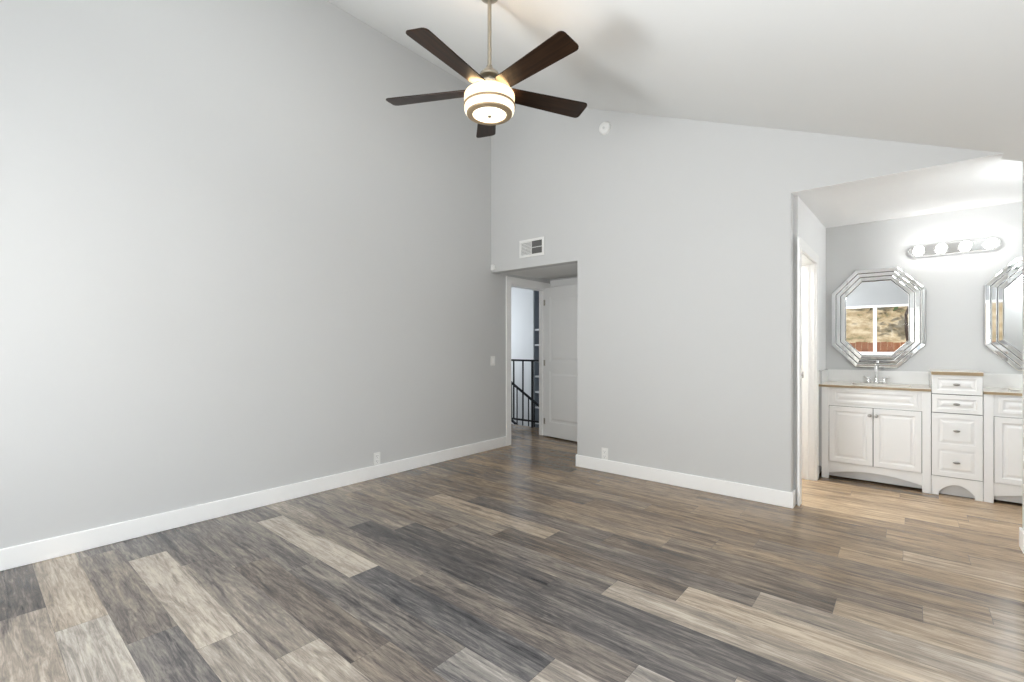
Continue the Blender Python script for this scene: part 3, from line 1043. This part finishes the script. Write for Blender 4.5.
# widespread faucet
fx, fy, fz0 = -.235, 5.765, .884
fc = thing('faucet', (fx, fy, fz0), 'chrome two-handle arched faucet on the left vanity top', 'faucet')
m = MB()
m.lathe([(.024, 0), (.024, .008), (.016, .014), (.014, .05)], (fx, fy, fz0), seg=20)
pts = [(fx, fy, fz0 + .03), (fx, fy, fz0 + .13)] + [(fx, fy - .05 + .05 * math.cos(a), fz0 + .13 + .05 * math.sin(a)) for a in [PI * i / 9 for i in range(1, 9)]] + [(fx, fy - .10, fz0 + .115)]
m.tube(pts, .0105, 12)
m.build('spout', CHROME, fc, smooth=SM)
for s in (-1, 1):
    m = MB()
    m.lathe([(.022, 0), (.022, .008), (.013, .016), (.012, .045), (.016, .05), (.014, .06), (.001, .063)], (fx + s * .062, fy, fz0), seg=18)
    m.build('valve', CHROME, fc, smooth=SM)
    m = MB()
    m.tube([(fx + s * .062, fy, fz0 + .054), (fx + s * .08, fy - .012, fz0 + .060), (fx + s * .098, fy - .02, fz0 + .062)], [.007, .006, .007], 10)
    m.build('handle', CHROME, fc, smooth=SM)
m = MB(); m.tube([(fx, fy + .03, fz0), (fx, fy + .03, fz0 + .06)], .004, 8); m.sphere((fx, fy + .03, fz0 + .064), .008, 10, 8); m.build('pop_up_rod', CHROME, fc, smooth=SM)
m = MB(); m.tube([(fx - .062, fy, fz0 + .02), (fx, fy + .005, fz0 + .016), (fx + .062, fy, fz0 + .02)], .011, 10); m.build('bridge', CHROME, fc, smooth=SM)


def octo(cx, cz, d, y, hw=.367, hh=.489, a=.165, b=.265):
    # octagon inset by d at depth y
    dx, dz = hw - a, b - hh
    L = math.hypot(dx, dz)
    nx, nz = -dz / L, dx / L
    c = nx * a + nz * hh - d
    H, Wd = hh - d, hw - d
    at = (c - nz * H) / nx
    bt = (c - nx * Wd) / nz
    p = [(at, H), (Wd, bt), (Wd, -bt), (at, -H), (-at, -H), (-Wd, -bt), (-Wd, bt), (-at, H)]
    return [(cx + u, y, cz + w_) for u, w_ in p]


def mirror(cx, cz, label):
    c = thing('octagonal_mirror', (cx, VY, cz), label, 'mirror', 'octagonal mirrors over the vanity')
    m = MB(); m.loops([octo(cx, cz, .002, VY), octo(cx, cz, .002, VY - .016)]); m.build('backing', BACKING, c)
    w = .040
    for k in range(3):
        d0 = k * w
        yb = VY - .016 - .004 * k
        m = MB()
        m.loops([octo(cx, cz, d0 + .001, yb + .0), octo(cx, cz, d0 + .001, yb - .006), octo(cx, cz, d0 + .007, yb - .0105), octo(cx, cz, d0 + w - .009, yb - .0135),
                 octo(cx, cz, d0 + w - .0035, yb - .009), octo(cx, cz, d0 + w - .0035, yb)], False, False)
        m.build('frame_band', MIRBAND, c)
    m = MB(); m.loops([octo(cx, cz, 3 * w, VY - .016), octo(cx, cz, 3 * w, VY - .022), octo(cx, cz, 3 * w + .004, VY - .0235)]); m.build('mirror_glass', MIRROR, c)
    return c


mirror(-.240, 1.523, 'octagonal silver-framed mirror above the faucet, reflecting a window and hillside')
mirror(.882, 1.523, 'octagonal silver-framed mirror right of the light bar, cut by the frame edge')

# vanity light bar
lb = thing('vanity_light_bar', (.311, VY, 2.145), 'chrome vanity light bar with four glowing round bulbs between the mirrors', 'light fixture')
def hexbar(x0, x1, z, h, y):
    c_ = h * .55
    return [(x0 + c_, y, z - h), (x1 - c_, y, z - h), (x1, y, z - h * .35), (x1, y, z + h * .35), (x1 - c_, y, z + h), (x0 + c_, y, z + h), (x0, y, z + h * .35), (x0, y, z - h * .35)]
m = MB()
m.loops([hexbar(-.004, .626, 2.145, .058, VY), hexbar(-.004, .626, 2.145, .058, VY - .02), hexbar(.012, .610, 2.145, .046, VY - .042)])
m.build('back_plate', CHROME, lb, bev=.002)
for x in (.076, .233, .393, .552):
    m = MB(); m.lathe([(.026, -.04), (.026, -.058), (.02, -.064)], (x, VY, 2.145), 'y', 20); s_ = m.build('socket', CHROME, lb, smooth=SM)
    m = MB(); m.sphere((x, VY - .096, 2.145), .038, 20, 14); m.build('bulb', BULB, lb, smooth=SM)

# ------------------------------------------------------------------ outside the rear window
m = MB()
nx, ny = 40, 30
vs, fs = [], []
for j in range(ny + 1):
    for i in range(nx + 1):
        x = -22 + 44 * i / nx
        yy = -3.0 - 24 * j / ny
        t_ = max(0, (-yy - 5.2) / 20)
        z = -.1 + 11 * t_ ** .85 + random.uniform(-.16, .16) * (1 if t_ > 0 else 0)
        vs.append((x, yy, z))
for j in range(ny):
    for i in range(nx):
        a = j * (nx + 1) + i
        fs.append((a, a + 1, a + nx + 2, a + nx + 1))
m.add(vs, fs)
struct(m.build('hill', HILL, smooth=PI))
fe = thing('wooden_fence', (-1.5, -5.2, 0), 'reddish wooden board fence outside, seen only in the vanity mirror', 'fence')
m = MB()
x = -9.0
while x < 7.0:
    m.box(x, x + .138, -5.22, -5.195, -.15, 1.36 + random.uniform(-.012, .012))
    x += .145
m.uv = lambda co: (math.floor((co.x + 9) / .145) * 3.7, co.z * 1.5)
m.build('board_panel', FENCE, fe)
for z in (.3, 1.05):
    m = MB(); m.box(-9, 7, -5.26, -5.22, z, z + .09); m.build('rail', FENCE, fe)


def tree(x, y, z0, h, lean, label):
    t = thing('hillside_tree', (x, y, z0), label, 'tree', 'trees on the hillside beyond the fence')
    m = MB()
    p = [(x + lean * (i / 6) ** 1.5 + .07 * math.sin(i * 1.7), y, z0 + h * i / 6) for i in range(7)]
    m.tube(p, [.055 - .006 * i for i in range(7)], 8)
    for i in (3, 4, 5):
        s = 1 if i % 2 else -1
        m.tube([p[i], (p[i][0] + s * .08 * h, p[i][1] + .04, p[i][2] + .14 * h), (p[i][0] + s * .13 * h, p[i][1], p[i][2] + .24 * h)], [.04, .03, .015], 6)
    m.build('trunk', BARK, t, smooth=SM)
    f = MB()
    rnd = random.Random(int(x * 100))
    for _ in range(420):
        c = Vector((p[6][0] + rnd.gauss(0, .42), y + rnd.gauss(0, .34), p[6][2] + rnd.gauss(0, .3)))
        u = Vector((rnd.uniform(-1, 1), rnd.uniform(-1, 1), rnd.uniform(-1, 1))).normalized() * .13
        w_ = u.cross(Vector((rnd.uniform(-1, 1), rnd.uniform(-1, 1), rnd.uniform(-1, 1)))).normalized() * .06
        f.add([c - u, c + w_, c + u, c - w_], [(0, 1, 2, 3)])
    f.build('foliage', LEAF, t)


tree(-.06, -6.6, .75, 2.9, .22, 'dark-trunked tree beyond the fence, seen at the right side of the vanity mirror')
tree(-.68, -9.2, 2.3, .85, -.1, 'short leafy tree up the hillside, seen near the middle of the vanity mirror')
